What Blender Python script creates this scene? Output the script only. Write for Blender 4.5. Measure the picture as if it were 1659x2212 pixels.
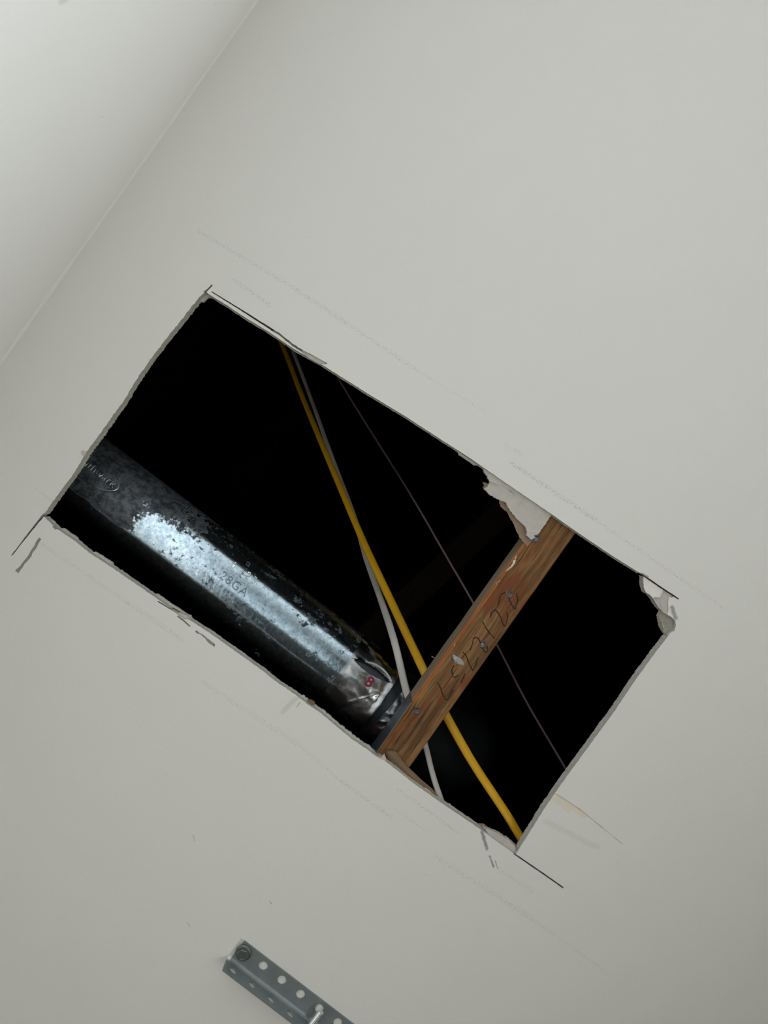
import bpy, bmesh, math, random
from mathutils import Vector, Matrix, noise
from mathutils.geometry import delaunay_2d_cdt

for o in list(bpy.data.objects):
    bpy.data.objects.remove(o)
SC = bpy.context.scene
COL = SC.collection
RND = random.Random(7)

# ------------------------------------------------------------------ camera
CEIL = 2.60                      # underside of the ceiling board above the floor
CAM_D = 0.79                     # camera below the ceiling
FPX = 1662.0                     # focal length in pixels of the 1659 x 2212 frame
CA, SA = math.cos(math.radians(35.3)), math.sin(math.radians(35.3))
cam_d = bpy.data.cameras.new('camera')
cam = bpy.data.objects.new('camera', cam_d)
COL.objects.link(cam)
cam_d.sensor_fit = 'VERTICAL'
cam_d.sensor_height = 36.0
cam_d.lens = FPX / 2212.0 * 36.0
cam_d.clip_start = 0.01
# looks straight up; the picture is turned 35.3 degrees against the room
cam.matrix_world = Matrix(((CA, -SA, 0, 0), (-SA, -CA, 0, 0), (0, 0, -1, CEIL - CAM_D), (0, 0, 0, 1)))
SC.camera = cam

# ------------------------------------------------------------------ world, light, exposure
SC.view_settings.view_transform = 'Standard'
SC.view_settings.look = 'None'
SC.view_settings.gamma = 1.0
SC.view_settings.use_curve_mapping = False
SC.view_settings.exposure = 0.06
world = bpy.data.worlds.new('world')
SC.world = world
world.use_nodes = True
bg = world.node_tree.nodes['Background']
bg.inputs[0].default_value = (0.885, 0.955, 0.99, 1)
bg.inputs[1].default_value = 7.7


def area(name, loc, look, sx, sy, power, color):
    d = bpy.data.lights.new(name, 'AREA')
    d.shape = 'RECTANGLE'
    d.size, d.size_y = sx, sy
    d.energy = power
    d.color = color
    o = bpy.data.objects.new(name, d)
    COL.objects.link(o)
    o.location = loc
    o.rotation_euler = (Vector(look) - Vector(loc)).to_track_quat('-Z', 'Y').to_euler()
    return o


# the big window of the wall opposite lets the sky in; a portal helps the renderer find it
WY0, WY1, WZ0, WZ1 = -1.80, -0.10, 1.60, 2.54
portal = area('window_portal', (0.84, (WY0 + WY1) / 2, (WZ0 + WZ1) / 2), (-1.0, (WY0 + WY1) / 2, (WZ0 + WZ1) / 2), WY1 - WY0, WZ1 - WZ0, 1, (1, 1, 1))
portal.data.cycles.is_portal = True
# unseen fill lamp added low in the same wall, fitted to ceiling brightness
LY0, LY1, LZ0, LZ1 = -0.55, 0.45, 0.90, 1.55
area('low_fill_lamp', (0.86, (LY0 + LY1) / 2, (LZ0 + LZ1) / 2), (-1.0, (LY0 + LY1) / 2, (LZ0 + LZ1) / 2), LY1 - LY0, LZ1 - LZ0, 13.6, (0.965, 0.985, 0.93))


# ------------------------------------------------------------------ helpers
def P(px, py, dz=0.0):
    """A photograph pixel and a height above the ceiling's underside give the real point."""
    D = (CAM_D + dz) / FPX
    u, v = px - 829.5, py - 1106.0
    return Vector(((u * CA + v * SA) * D, (-u * SA + v * CA) * D, CEIL + dz))


def P2(px, py, dz=0.0):
    return P(px, py, dz).to_2d()


def link(name, me, parent=None):
    o = bpy.data.objects.new(name, me)
    COL.objects.link(o)
    if parent is not None:
        o.parent = parent
    return o


def build(name, bm, mats, parent=None, smooth=False, recalc=True):
    if recalc:
        bmesh.ops.recalc_face_normals(bm, faces=bm.faces)
    me = bpy.data.meshes.new(name)
    bm.to_mesh(me)
    bm.free()
    for m in (mats if isinstance(mats, (list, tuple)) else [mats]):
        me.materials.append(m)
    if smooth:
        for p in me.polygons:
            p.use_smooth = True
    return link(name, me, parent)


def tag(o, label=None, cat=None, group=None, kind=None):
    if label: o['label'] = label
    if cat: o['category'] = cat
    if group: o['group'] = group
    if kind: o['kind'] = kind
    return o


def empty(name, loc=(0, 0, 0), rz=0.0):
    o = bpy.data.objects.new(name, None)
    COL.objects.link(o)
    o.location = loc
    o.rotation_euler = (0, 0, rz)
    o.empty_display_size = 0.05
    return o


def box(bm, x0, x1, y0, y1, z0, z1, mi=0):
    v = [bm.verts.new(p) for p in ((x0, y0, z0), (x1, y0, z0), (x1, y1, z0), (x0, y1, z0), (x0, y0, z1), (x1, y0, z1), (x1, y1, z1), (x0, y1, z1))]
    for f in ((0, 3, 2, 1), (4, 5, 6, 7), (0, 1, 5, 4), (1, 2, 6, 5), (2, 3, 7, 6), (3, 0, 4, 7)):
        bm.faces.new([v[i] for i in f]).material_index = mi
    return v


def inside(poly, x, y):
    r, n = False, len(poly)
    j = n - 1
    for i in range(n):
        xi, yi = poly[i]
        xj, yj = poly[j]
        if (yi > y) != (yj > y) and x < (xj - xi) * (y - yi) / (yj - yi) + xi:
            r = not r
        j = i
    return r


def resample(pts, step):
    out = []
    for a, b in zip(pts[:-1], pts[1:]):
        a, b = Vector(a), Vector(b)
        n = max(1, int((b - a).length / step))
        for k in range(n):
            out.append(a.lerp(b, k / n))
    out.append(Vector(pts[-1]))
    return out


def nz(x, y=0.0, z=0.0):
    return noise.noise(Vector((x, y, z)))


# ------------------------------------------------------------------ materials
class NT:
    def __init__(self, name):
        self.m = bpy.data.materials.new(name)
        self.m.use_nodes = True
        self.t = self.m.node_tree
        self.t.nodes.clear()
        self.out = self.t.nodes.new('ShaderNodeOutputMaterial')
        self.b = self.t.nodes.new('ShaderNodeBsdfPrincipled')
        self.t.links.new(self.b.outputs[0], self.out.inputs[0])
        self.co = self.t.nodes.new('ShaderNodeTexCoord').outputs['Object']

    def n(self, kind, **kw):
        nd = self.t.nodes.new(kind)
        for k, v in kw.items():
            setattr(nd, k, v)
        return nd

    def set(self, sock, v):
        if hasattr(v, 'is_output'):
            self.t.links.new(v, sock)
        else:
            sock.default_value = v

    def math(self, op, a, b=0.0, c=None, clamp=False):
        nd = self.n('ShaderNodeMath', operation=op, use_clamp=clamp)
        self.set(nd.inputs[0], a)
        self.set(nd.inputs[1], b)
        if c is not None: self.set(nd.inputs[2], c)
        return nd.outputs[0]

    def vmath(self, op, a, b=None, s=None):
        nd = self.n('ShaderNodeVectorMath', operation=op)
        self.set(nd.inputs[0], a)
        if b is not None: self.set(nd.inputs[1], b)
        if s is not None: self.set(nd.inputs['Scale'], s)
        return nd.outputs['Value'] if op in ('DOT_PRODUCT', 'LENGTH', 'DISTANCE') else nd.outputs[0]

    def ramp(self, v, a, b, lo=0.0, hi=1.0):
        nd = self.n('ShaderNodeMapRange', interpolation_type='SMOOTHSTEP')
        for i, x in enumerate((v, a, b, lo, hi)):
            self.set(nd.inputs[i], x)
        return nd.outputs[0]

    def noise(self, scale, detail=3.0, rough=0.55, vec=None, stretch=None, dist=0.0):
        v = vec if vec is not None else self.co
        if stretch is not None:
            v = self.vmath('MULTIPLY', v, stretch)
        nd = self.n('ShaderNodeTexNoise')
        self.set(nd.inputs['Vector'], v)
        nd.inputs['Scale'].default_value = scale
        nd.inputs['Detail'].default_value = detail
        nd.inputs['Roughness'].default_value = rough
        nd.inputs['Distortion'].default_value = dist
        return nd.outputs[0]

    def mix(self, f, a, b):
        nd = self.n('ShaderNodeMix', data_type='RGBA')
        self.set(nd.inputs[0], f)
        for s, v in ((nd.inputs[6], a), (nd.inputs[7], b)):
            self.set(s, v if hasattr(v, 'is_output') else (*v[:3], 1))
        return nd.outputs[2]

    def sep(self, v=None):
        nd = self.n('ShaderNodeSeparateXYZ')
        self.set(nd.inputs[0], v if v is not None else self.co)
        return nd.outputs

    def segment(self, a, b):
        """Distance of the shaded point to the segment a-b."""
        a, b = Vector(a), Vector(b)
        ba = b - a
        pa = self.vmath('SUBTRACT', self.co, tuple(a))
        h = self.math('DIVIDE', self.vmath('DOT_PRODUCT', pa, tuple(ba)), ba.dot(ba), clamp=True)
        hv = self.vmath('SCALE', tuple(ba), s=h)
        return self.vmath('LENGTH', self.vmath('SUBTRACT', pa, hv))

    def bump(self, h, strength=0.2, dist=0.001, normal=None):
        nd = self.n('ShaderNodeBump')
        nd.inputs['Strength'].default_value = strength
        nd.inputs['Distance'].default_value = dist
        self.set(nd.inputs['Height'], h)
        if normal is not None: self.set(nd.inputs['Normal'], normal)
        self.t.links.new(nd.outputs[0], self.b.inputs['Normal'])
        return nd.outputs[0]

    def base(self, c, rough=0.5, metal=0.0, spec=0.5):
        self.set(self.b.inputs['Base Color'], c if hasattr(c, 'is_output') else (*c[:3], 1))
        self.set(self.b.inputs['Roughness'], rough)
        self.set(self.b.inputs['Metallic'], metal)
        self.set(self.b.inputs['Specular IOR Level'], spec)
        return self.m


def plain(name, c, rough=0.6, metal=0.0, spec=0.3, var=0.25, scale=120, bump=0.0):
    t = NT(name)
    f = t.noise(scale, 4)
    k = tuple(x * (1 - var) for x in c)
    k2 = tuple(min(1, x * (1 + var)) for x in c)
    if bump:
        t.bump(t.noise(scale * 2.2, 4), bump, 0.001)
    return t.base(t.mix(f, k, k2), rough, metal, spec)


PAINT = (0.762, 0.756, 0.742)


def paint_material(name, ceiling):
    t = NT(name)
    mott = t.noise(3.0, 3)
    col = t.mix(mott, tuple(c * 0.975 for c in PAINT), tuple(min(1, c * 1.02) for c in PAINT))
    fine = t.noise(900, 2, 0.6)
    speck = t.noise(330, 2, 0.6)
    dots = t.ramp(speck, 0.56, 0.70)
    fleck = t.ramp(t.noise(130, 1, 0.5), 0.80, 0.86, 0, 0.30)
    col = t.mix(fleck, col, (0.42, 0.41, 0.40))
    if ceiling:
        # rubbed pencil and chalk lines: (from, to, half width px, strength, colour)
        grey, blue, tan, dark = (0.30, 0.30, 0.31), (0.26, 0.27, 0.31), (0.76, 0.66, 0.52), (0.17, 0.17, 0.18)
        lines = [((430, 500), (640, 625), 5, .55, grey), ((640, 625), (900, 800), 6, .60, grey), ((900, 800), (1050, 890), 4, .40, grey),
                 ((505, 605), (585, 660), 5, .75, grey), ((1095, 962), (1125, 980), 5, .5, blue), ((1105, 1000), (1200, 1065), 6, .85, blue),
                 ((1200, 1065), (1285, 1122), 6, .85, blue), ((1285, 1122), (1560, 1312), 5, .50, grey), ((75, 1055), (110, 1080), 3, .6, grey),
                 ((90, 1175), (250, 1285), 6, .40, grey), ((250, 1285), (395, 1382), 6, .55, grey), ((440, 1475), (640, 1605), 7, .45, grey),
                 ((640, 1605), (740, 1690), 4, .55, grey), ((740, 1690), (845, 1765), 5, .65, grey), ((860, 1705), (990, 1800), 4, .6, grey),
                 ((850, 1745), (920, 1795), 3, .4, grey), ((940, 1850), (1150, 1985), 7, .50, grey), ((1150, 1985), (1310, 2100), 5, .45, grey),
                 ((1080, 1880), (1150, 1925), 6, .4, grey)]
        dot2 = t.ramp(t.noise(640, 3, 0.75), 0.50, 0.66)
        for a, b, w, s, c in lines:
            d = t.segment(P(*a), P(*b))
            wm = w * CAM_D / FPX
            col = t.mix(t.math('MULTIPLY', t.ramp(d, wm * 0.1, wm * 1.35, s, 0.0), dot2), col, c)
        # smears, a blister and a crack with shapes of their own
        soft = t.noise(160, 3, 0.6)
        for a, b, w, s, c in [((1041, 1798), (1052, 1834), 5, .75, dark), ((1058, 1850), (1066, 1872), 3.2, .75, dark), ((1070, 1860), (1075, 1876), 1.6, .6, dark),
                              ((610, 1538), (640, 1508), 7, .22, grey), ((1451, 1312), (1459, 1334), 6, .75, (0.22, 0.23, 0.26)), ((1062, 1806), (1110, 1840), 4, .30, dark),
                              ((1208, 1722), (1262, 1763), 8, .60, tan), ((1195, 1724), (1230, 1750), 9, .55, tan), ((640, 1528), (648, 1518), 1.2, .7, dark),
                              ((1180, 1775), (1290, 1830), 9, .12, grey), ((583, 1947), (586, 1952), 1.5, .6, dark), ((418, 1805), (421, 1816), 2, .35, grey), ((404, 1993), (410, 2002), 2, .3, grey)]:
            d = t.segment(P(*a), P(*b))
            wm = w * CAM_D / FPX
            d = t.math('ADD', d, t.math('MULTIPLY', t.math('SUBTRACT', soft, 0.5), wm * 1.4))
            col = t.mix(t.ramp(d, wm * 0.25, wm * 1.1, s, 0.0), col, c)
        wob = t.math('MULTIPLY', t.math('SUBTRACT', t.noise(70, 4), 0.5), 0.006)
        crack = None
        for a, b, w in [((1199, 1714), (1252, 1748), 1.3), ((1252, 1748), (1300, 1787), 1.2), ((1300, 1787), (1343, 1822), 0.8)]:
            d = t.math('ADD', t.segment(P(*a), P(*b)), t.math('MULTIPLY', wob, 0.18))
            wm = w * CAM_D / FPX
            f = t.ramp(d, wm * 0.4, wm * 1.5, 0.55, 0.0)
            col = t.mix(f, col, (0.30, 0.29, 0.27))
    else:
        for a, b, w in [((-0.41, 0.02, CEIL - .13), (-0.41, 0.035, CEIL - .15), .0016), ((-0.41, 0.13, CEIL - .09), (-0.41, 0.14, CEIL - .10), .0014),
                        ((-0.41, -.20, CEIL - .21), (-0.41, -.17, CEIL - .225), .004), ((-0.41, 0.21, CEIL - .16), (-0.41, 0.215, CEIL - .17), .002),
                        ((-0.41, -.02, CEIL - .20), (-0.41, -.015, CEIL - .205), .0015), ((-0.41, .29, CEIL - .17), (-0.41, .295, CEIL - .18), .003)]:
            d = t.segment(a, b)
            col = t.mix(t.ramp(d, w * 0.3, w * 1.3, 0.30, 0.0), col, (0.32, 0.32, 0.32))
    h = t.math('ADD', t.math('MULTIPLY', speck, 0.7), t.math('MULTIPLY', fine, 0.35))
    t.bump(h, 0.16, 0.0012)
    return t.base(col, 0.75, 0.0, 0.25)


M_CEIL = paint_material('ceiling_paint', True)
M_WALL = paint_material('wall_paint', False)
M_GYP = plain('gypsum_core', (0.54, 0.525, 0.49), 0.9, var=0.28, scale=260, bump=0.5)
M_TORN = plain('torn_gypsum', (0.53, 0.50, 0.475), 0.9, var=0.12, scale=160, bump=0.4)
M_TORNW = plain('torn_white', (0.80, 0.77, 0.75), 0.9, var=0.05, scale=160, bump=0.2)
M_GOUGE = plain('gouged_paper', (0.36, 0.345, 0.31), 0.9, var=0.35, scale=420, bump=0.5)
M_BROWN = plain('backing_paper', (0.31, 0.225, 0.165), 0.85, var=0.12, scale=70, bump=0.2)
M_FLAP = plain('flap_paper', (0.20, 0.128, 0.080), 0.85, var=0.15, scale=60, bump=0.2)
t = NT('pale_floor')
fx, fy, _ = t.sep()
M_FLOOR = t.base(t.mix(t.math('MAXIMUM', t.ramp(fy, -.34, -.16), t.ramp(fx, .24, .34)), t.mix(t.noise(6, 3), (.66, .69, .70), (.72, .75, .76)), (.035, .034, .030)), .8, 0, .3)   # unseen floor, its window side and near end darkened to shape the duct's reflection
M_WARM2 = plain('tan_wall_paint', (0.66, 0.52, 0.25), 0.75, var=0.03, scale=4)
M_WARM = plain('warm_wall_panel', (0.16, 0.12, 0.07), 0.75, var=0.03, scale=4)
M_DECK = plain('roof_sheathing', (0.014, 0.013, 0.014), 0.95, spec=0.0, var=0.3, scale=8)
M_GROUND = plain('dark_ground', (.032, .028, .019), .9, var=.2, scale=2)
M_FRAME = plain('frame_white', (0.75, 0.75, 0.73), 0.5, var=0.03)

# ------------------------------------------------------------------ structure: the room
WX = P2(555, 0).x                               # face of the wall
X1, Y0, Y1 = 0.78, -2.20, 1.90


def cutout():
    """Outline of the cut in the board's face, as (points, edge kind)."""
    left = [(93, 1114), (126, 1067), (159.5, 1023), (183.6, 981), (241, 902), (271, 860), (300, 811), (356, 735), (382.4, 703), (415, 660.6), (430, 642)]
    tl = [(430, 642), (445, 630), (452, 636)]
    top = [(452, 636), (489, 659), (530, 686), (584, 719), (610, 737), (640, 757), (691, 785), (795.6, 851), (842, 879), (877, 900), (941, 942), (996, 977),
           (1016, 990), (1047, 1012), (1117, 1060), (1192, 1111), (1247, 1150), (1324.7, 1202), (1384, 1239), (1390, 1245)]
    tr = [(1390, 1245), (1390, 1263), (1392, 1272), (1397, 1281), (1404, 1285), (1415, 1299), (1424, 1313), (1432, 1322), (1428, 1333), (1430, 1346), (1433, 1359),
          (1439, 1368), (1443.5, 1374)]
    right = [(1443.5, 1374), (1414, 1412), (1371, 1471), (1326, 1538.5), (1281, 1599.5), (1226.5, 1674), (1199, 1712.5), (1174.6, 1749), (1113.6, 1846)]
    bot = [(1113.6, 1846), (1028, 1785), (961, 1739.5), (896, 1694), (832, 1644), (817, 1637), (793, 1619), (759, 1595.5), (728, 1570), (694, 1541), (666.7, 1523),
           (639.6, 1501.5), (601.6, 1476), (560, 1443.5), (496, 1398), (457, 1370), (432, 1354), (408, 1338), (383, 1324), (316, 1277), (244, 1227.5), (193, 1194),
           (157, 1165), (121, 1141), (93, 1114)]
    return [('left', left), ('corner', tl), ('top', top), ('torn', tr), ('right', right), ('bottom', bot)]


def ragged_outline():
    F, B = [], []
    for kind, pts in cutout():
        step = 3.2 if kind != 'top' else 5.0
        rs = resample(pts, step)[:-1]
        for i, p in enumerate(rs):
            q = rs[min(i + 1, len(rs) - 1)] - rs[max(i - 1, 0)]
            if q.length < 1e-6: q = Vector((1, 0))
            q.normalize()
            inw = Vector((-q.y, q.x))               # inward: the outline runs clockwise in the picture
            j = {'left': 0.9, 'corner': 0.6, 'top': 0.3, 'torn': 0.9, 'right': 0.45, 'bottom': 0.5}[kind]
            F.append((p + inw * j * (nz(p.x * .21, p.y * .21) + .8 * RND.uniform(-1, 1)), kind, inw))
    for p, kind, inw in F:
        a, b = {'left': (0.0, 1.3), 'corner': (5.5, 2), 'top': (0.5, 0.9), 'torn': (0.8, 1.2), 'right': (0.3, 1.3), 'bottom': (0.1, 1.7)}[kind]
        k = nz(p.x * .045 + 9, p.y * .045) * 1.1 + nz(p.x * .19, p.y * .19 + 4) * .7
        off = a + b * max(0.0, k) + RND.uniform(0, 0.9)
        if kind == 'left' and 870 < p.y < 1010: off += max(0, 2.2 * nz(p.x * .35, p.y * .35)) + .8
        if kind == 'bottom' and 650 < p.x < 825: off += 1.5 + max(0, 4.2 * nz(p.x * .12, p.y * .12 + 30)) + max(0, 2.5 * nz(p.x * .3, 3))
        if kind == 'bottom' and (125 < p.x < 158 or 194 < p.x < 235 or 330 < p.x < 406): off += 3.2
        if kind == 'top' and 992 < p.x < 1032: off += 4.5 + 1.5 * nz(p.x * .2, 7)
        if kind == 'torn': off *= 0.5
        B.append(p + inw * off)
    return [f[0] for f in F], B


def slit(pts, w0, w1, rag=0.0):
    """Polygon around a polyline, tapering from w0 to w1 pixels."""
    rs = resample(pts, 5.0)
    L, R = [], []
    n = len(rs)
    for i, p in enumerate(rs):
        q = (rs[min(i + 1, n - 1)] - rs[max(i - 1, 0)]).normalized()
        m = Vector((-q.y, q.x))
        w = (w0 + (w1 - w0) * i / max(1, n - 1)) / 2
        L.append(p + m * (w + RND.uniform(-rag, rag)))
        R.append(p - m * (w + RND.uniform(-rag, rag)))
    return L + R[::-1]


THICK = 0.0127


def make_ceiling():
    F, B = ragged_outline()
    toP = lambda pts: [tuple(P2(*p)) for p in pts]
    Fp, Bp = toP(F), toP(B)
    through = [slit([(96, 1110), (60, 1155), (25, 1200)], 5.0, 2.4, .5), slit([(457, 630), (520, 669), (588, 712)], 2.2, 4.0, .3),
               slit([(1110, 1844), (1180, 1892), (1299, 1976)], 3.6, 3.0, .25), slit([(1384, 1239), (1432, 1272), (1466, 1294)], 3.8, 3.2, .2),
               slit([(341, 1299), (384, 1325)], 2.4, 2.8, .2)]
    recess = [  # pixels, depth, material slot
        (slit([(586, 711), (605, 723), (628, 742), (652, 758)], 5, 4.5, .8), .0050, 3), ([(650, 755), (672, 765), (700, 781), (707, 784), (704, 787), (690, 786), (668, 773), (652, 762)], .0030, 1),
        (slit([(441, 632), (450, 624), (458, 615)], 5, 3, .7), .0050, 3), (slit([(87, 1163), (62, 1203), (36, 1236)], 6.5, 7.0, 1.3), .0016, 3),
        ([(380, 1323), (388, 1325), (402, 1331), (409, 1338), (398, 1337), (386, 1330)], .0035, 1), (slit([(383, 1331), (396, 1340), (411, 1353)], 4.0, 2.4, .8), .0025, 3),
        (slit([(422, 1364), (436, 1371), (452, 1385), (464, 1395)], 3.5, 6.5, 1.4), .0015, 3), ([(116, 1134), (123, 1140), (124, 1143), (119, 1144), (113, 1138)], .0045, 3),
        ([(1390, 1247), (1432, 1275), (1428, 1283), (1426, 1291), (1412, 1289), (1404, 1285), (1396, 1280), (1391, 1270)], .0006, 4),
        ([(1433, 1275), (1442, 1281), (1455, 1289), (1450, 1291), (1445, 1288), (1443, 1300), (1444, 1318), (1441, 1328), (1432, 1322), (1428, 1306), (1426, 1292), (1430, 1283)], .0014, 5),
        ([(1412, 1290), (1426, 1291), (1429, 1306), (1433, 1322), (1424, 1313), (1416, 1300)], .0022, 1),
        ([(1383, 1236), (1393, 1240), (1401, 1245), (1402, 1250), (1396, 1247)], .0009, 5),
        ([(1432, 1322), (1441, 1328), (1449, 1332), (1459, 1341), (1460, 1352), (1457, 1363), (1448, 1367), (1444, 1373), (1437, 1368), (1431, 1346), (1427, 1333)], .0055, 3),
    ]
    thr = [toP(q) for q in through]
    rec = [(toP(q), d, m) for q, d, m in recess]
    verts, edges = [], []

    def add(poly):
        k = len(verts)
        verts.extend(Vector(p) for p in poly)
        edges.extend((k + i, k + (i + 1) % len(poly)) for i in range(len(poly)))
    x0 = -1.25
    add([(x0, Y0 - .1), (X1 + .1, Y0 - .1), (X1 + .1, Y1 + .1), (x0, Y1 + .1)])
    add(Fp)
    add(Bp)
    for q in thr: add(q)
    for q, d, m in rec: add(q)
    vs, es, fs, _, _, _ = delaunay_2d_cdt(verts, edges, [], 0, 1e-6)
    bbF = (min(p[0] for p in Fp) - .06, max(p[0] for p in Fp) + .06, min(p[1] for p in Fp) - .06, max(p[1] for p in Fp) + .10)

    def region(f):
        c = (vs[f[0]] + vs[f[1]] + vs[f[2]]) / 3
        x, y = c.x, c.y
        if not (bbF[0] < x < bbF[1] and bbF[2] < y < bbF[3]): return (0.0, 0)
        if inside(Bp, x, y): return None
        for q in thr:
            if inside(q, x, y): return None
        for q, d, m in rec:
            if inside(q, x, y): return (d, m)
        if inside(Fp, x, y): return (0.0088, 1)
        return (0.0, 0)
    bm = bmesh.new()
    cache = {}

    def V(i, z):
        k = (i, round(z, 6))
        if k not in cache:
            cache[k] = bm.verts.new((vs[i].x, vs[i].y, CEIL + z))
        return cache[k]
    emap = {}
    for f in fs:
        r = region(f)
        for i in range(3):
            e = (f[i], f[(i + 1) % 3])
            emap.setdefault((min(e), max(e)), []).append(r)
        if r is None: continue
        d, m = r
        bm.faces.new([V(f[0], d), V(f[2], d), V(f[1], d)]).material_index = m
        bm.faces.new([V(i, THICK) for i in f]).material_index = 2
    for (a, b), rs in emap.items():
        if len(rs) == 1: rs = rs + [None]
        r0, r1 = rs[0], rs[1]
        z0 = THICK if r0 is None else r0[0]
        z1 = THICK if r1 is None else r1[0]
        if abs(z0 - z1) < 1e-6: continue
        lo, hi = min(z0, z1), max(z0, z1)
        try:
            f = bm.faces.new([V(a, lo), V(b, lo), V(b, hi), V(a, hi)])
            f.material_index = 1
        except ValueError:
            pass
    o = build('ceiling', bm, [M_CEIL, M_GYP, M_BROWN, M_GOUGE, M_TORNW, M_TORN, M_GYP], recalc=False)
    return tag(o, kind='structure')


ceiling = make_ceiling()

bm = bmesh.new(); box(bm, WX - .14, WX, Y0, Y1, 0, CEIL)
wall_left = tag(build('wall_left', bm, M_WALL), kind='structure')
bm = bmesh.new()                                # the taped corner joint, a slightly uneven fillet
prev = None
ys = [-0.9 + 0.006 * i for i in range(300)]
for y in ys:
    r = 0.0022 + 0.0011 * nz(y * 40, 1) + 0.0008 * nz(y * 9, 5)
    cur = [bm.verts.new(p) for p in ((WX - .0005, y, CEIL - r), (WX + r * .35, y, CEIL - r * .35), (WX + r, y, CEIL + .0003))]
    if prev:
        for i in range(2):
            bm.faces.new((prev[i], prev[i + 1], cur[i + 1], cur[i]))
    prev = cur
build('joint_compound', bm, M_WALL, wall_left, smooth=True)

bm = bmesh.new()                                # unseen wall; its low opening is made up for the fill lamp
box(bm, X1, X1 + .1, Y0, Y1, 0, LZ0); box(bm, X1, X1 + .1, Y0, LY0, LZ0, LZ1); box(bm, X1, X1 + .1, LY1, Y1, LZ0, LZ1)
box(bm, X1, X1 + .1, Y0, Y1, LZ1, WZ0); box(bm, X1, X1 + .1, Y0, WY0, WZ0, WZ1); box(bm, X1, X1 + .1, WY1, Y1, WZ0, WZ1); box(bm, X1, X1 + .1, Y0, Y1, WZ1, CEIL)
tag(build('wall_right', bm, M_WARM), kind='structure')
bm = bmesh.new(); box(bm, WX, X1, Y1, Y1 + .1, 0, CEIL)
tag(build('wall_front', bm, M_WARM2), kind='structure')
bm = bmesh.new(); box(bm, WX, X1, Y0 - .1, Y0, 0, CEIL)
tag(build('wall_back', bm, M_WALL), kind='structure')
for k, (a0, a1, b0, b1) in enumerate(((WY0, WY1, WZ0, WZ1), (LY0, LY1, LZ0, LZ1))):  # unseen frames; the second one is made up round the fill lamp
    bm = bmesh.new()
    box(bm, X1 - .01, X1 + .02, a0 - .04, a0, b0 - .04, b1 + .04); box(bm, X1 - .01, X1 + .02, a1, a1 + .04, b0 - .04, b1 + .04)
    box(bm, X1 - .01, X1 + .02, a0, a1, b1, b1 + .04); box(bm, X1 - .02, X1 + .02, a0, a1, b0 - .04, b0)
    tag(build('window_%d' % (k + 1), bm, M_FRAME), kind='structure')
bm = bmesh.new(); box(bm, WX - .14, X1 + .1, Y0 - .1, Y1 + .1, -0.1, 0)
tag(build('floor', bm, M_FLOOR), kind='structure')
bm = bmesh.new(); box(bm, X1 + .1, 40, -40, 40, -0.5, -0.4)
tag(build('ground', bm, M_GROUND), kind='structure')
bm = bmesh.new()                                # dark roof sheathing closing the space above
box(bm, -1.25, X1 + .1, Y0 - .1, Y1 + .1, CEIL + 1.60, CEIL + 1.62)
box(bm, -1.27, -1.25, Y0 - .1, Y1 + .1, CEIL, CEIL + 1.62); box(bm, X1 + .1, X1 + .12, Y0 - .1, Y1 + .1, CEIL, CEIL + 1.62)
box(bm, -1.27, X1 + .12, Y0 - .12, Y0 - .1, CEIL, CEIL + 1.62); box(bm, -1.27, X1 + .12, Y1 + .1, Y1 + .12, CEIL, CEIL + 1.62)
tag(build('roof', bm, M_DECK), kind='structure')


# torn remains of the board along the cut
def slab(name, pts, dz0, dz1, mat, parent, tilt=0.0):
    """A broken flat piece with thickness; the outline is given at height dz0."""
    rs = []
    for a, b in zip(pts, pts[1:] + pts[:1]):
        a, b = Vector(a), Vector(b)
        n = max(1, int((b - a).length / 2.6))
        q = (b - a).normalized()
        for k in range(n):
            p = a.lerp(b, k / n)
            rs.append(p + Vector((-q.y, q.x)) * 1.15 * RND.uniform(-1, 1) if n > 2 and k else p)
    flat = [P2(p.x, p.y, dz0) for p in rs]
    n = len(flat)
    vs, es, fs, _, _, _ = delaunay_2d_cdt(flat, [(i, (i + 1) % n) for i in range(n)], [], 1, 1e-7)
    bm = bmesh.new()
    lo = [bm.verts.new((v.x, v.y, CEIL + dz0 + .0009 * nz(v.x * 120, v.y * 120) + tilt * nz(v.x * 30, v.y * 30))) for v in vs]
    hi = [bm.verts.new((v.x, v.y, CEIL + dz1)) for v in vs]
    cnt = {}
    for f in fs:
        bm.faces.new([lo[i] for i in f])
        bm.faces.new([hi[i] for i in reversed(f)])
        for i in range(3):
            e = (f[i], f[(i + 1) % 3])
            k = (min(e), max(e))
            cnt[k] = cnt.get(k, 0) + 1
    for (a, b), c in cnt.items():
        if c == 1:
            bm.faces.new((lo[a], lo[b], hi[b], hi[a]))
    return build(name, bm, mat, parent)


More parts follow.
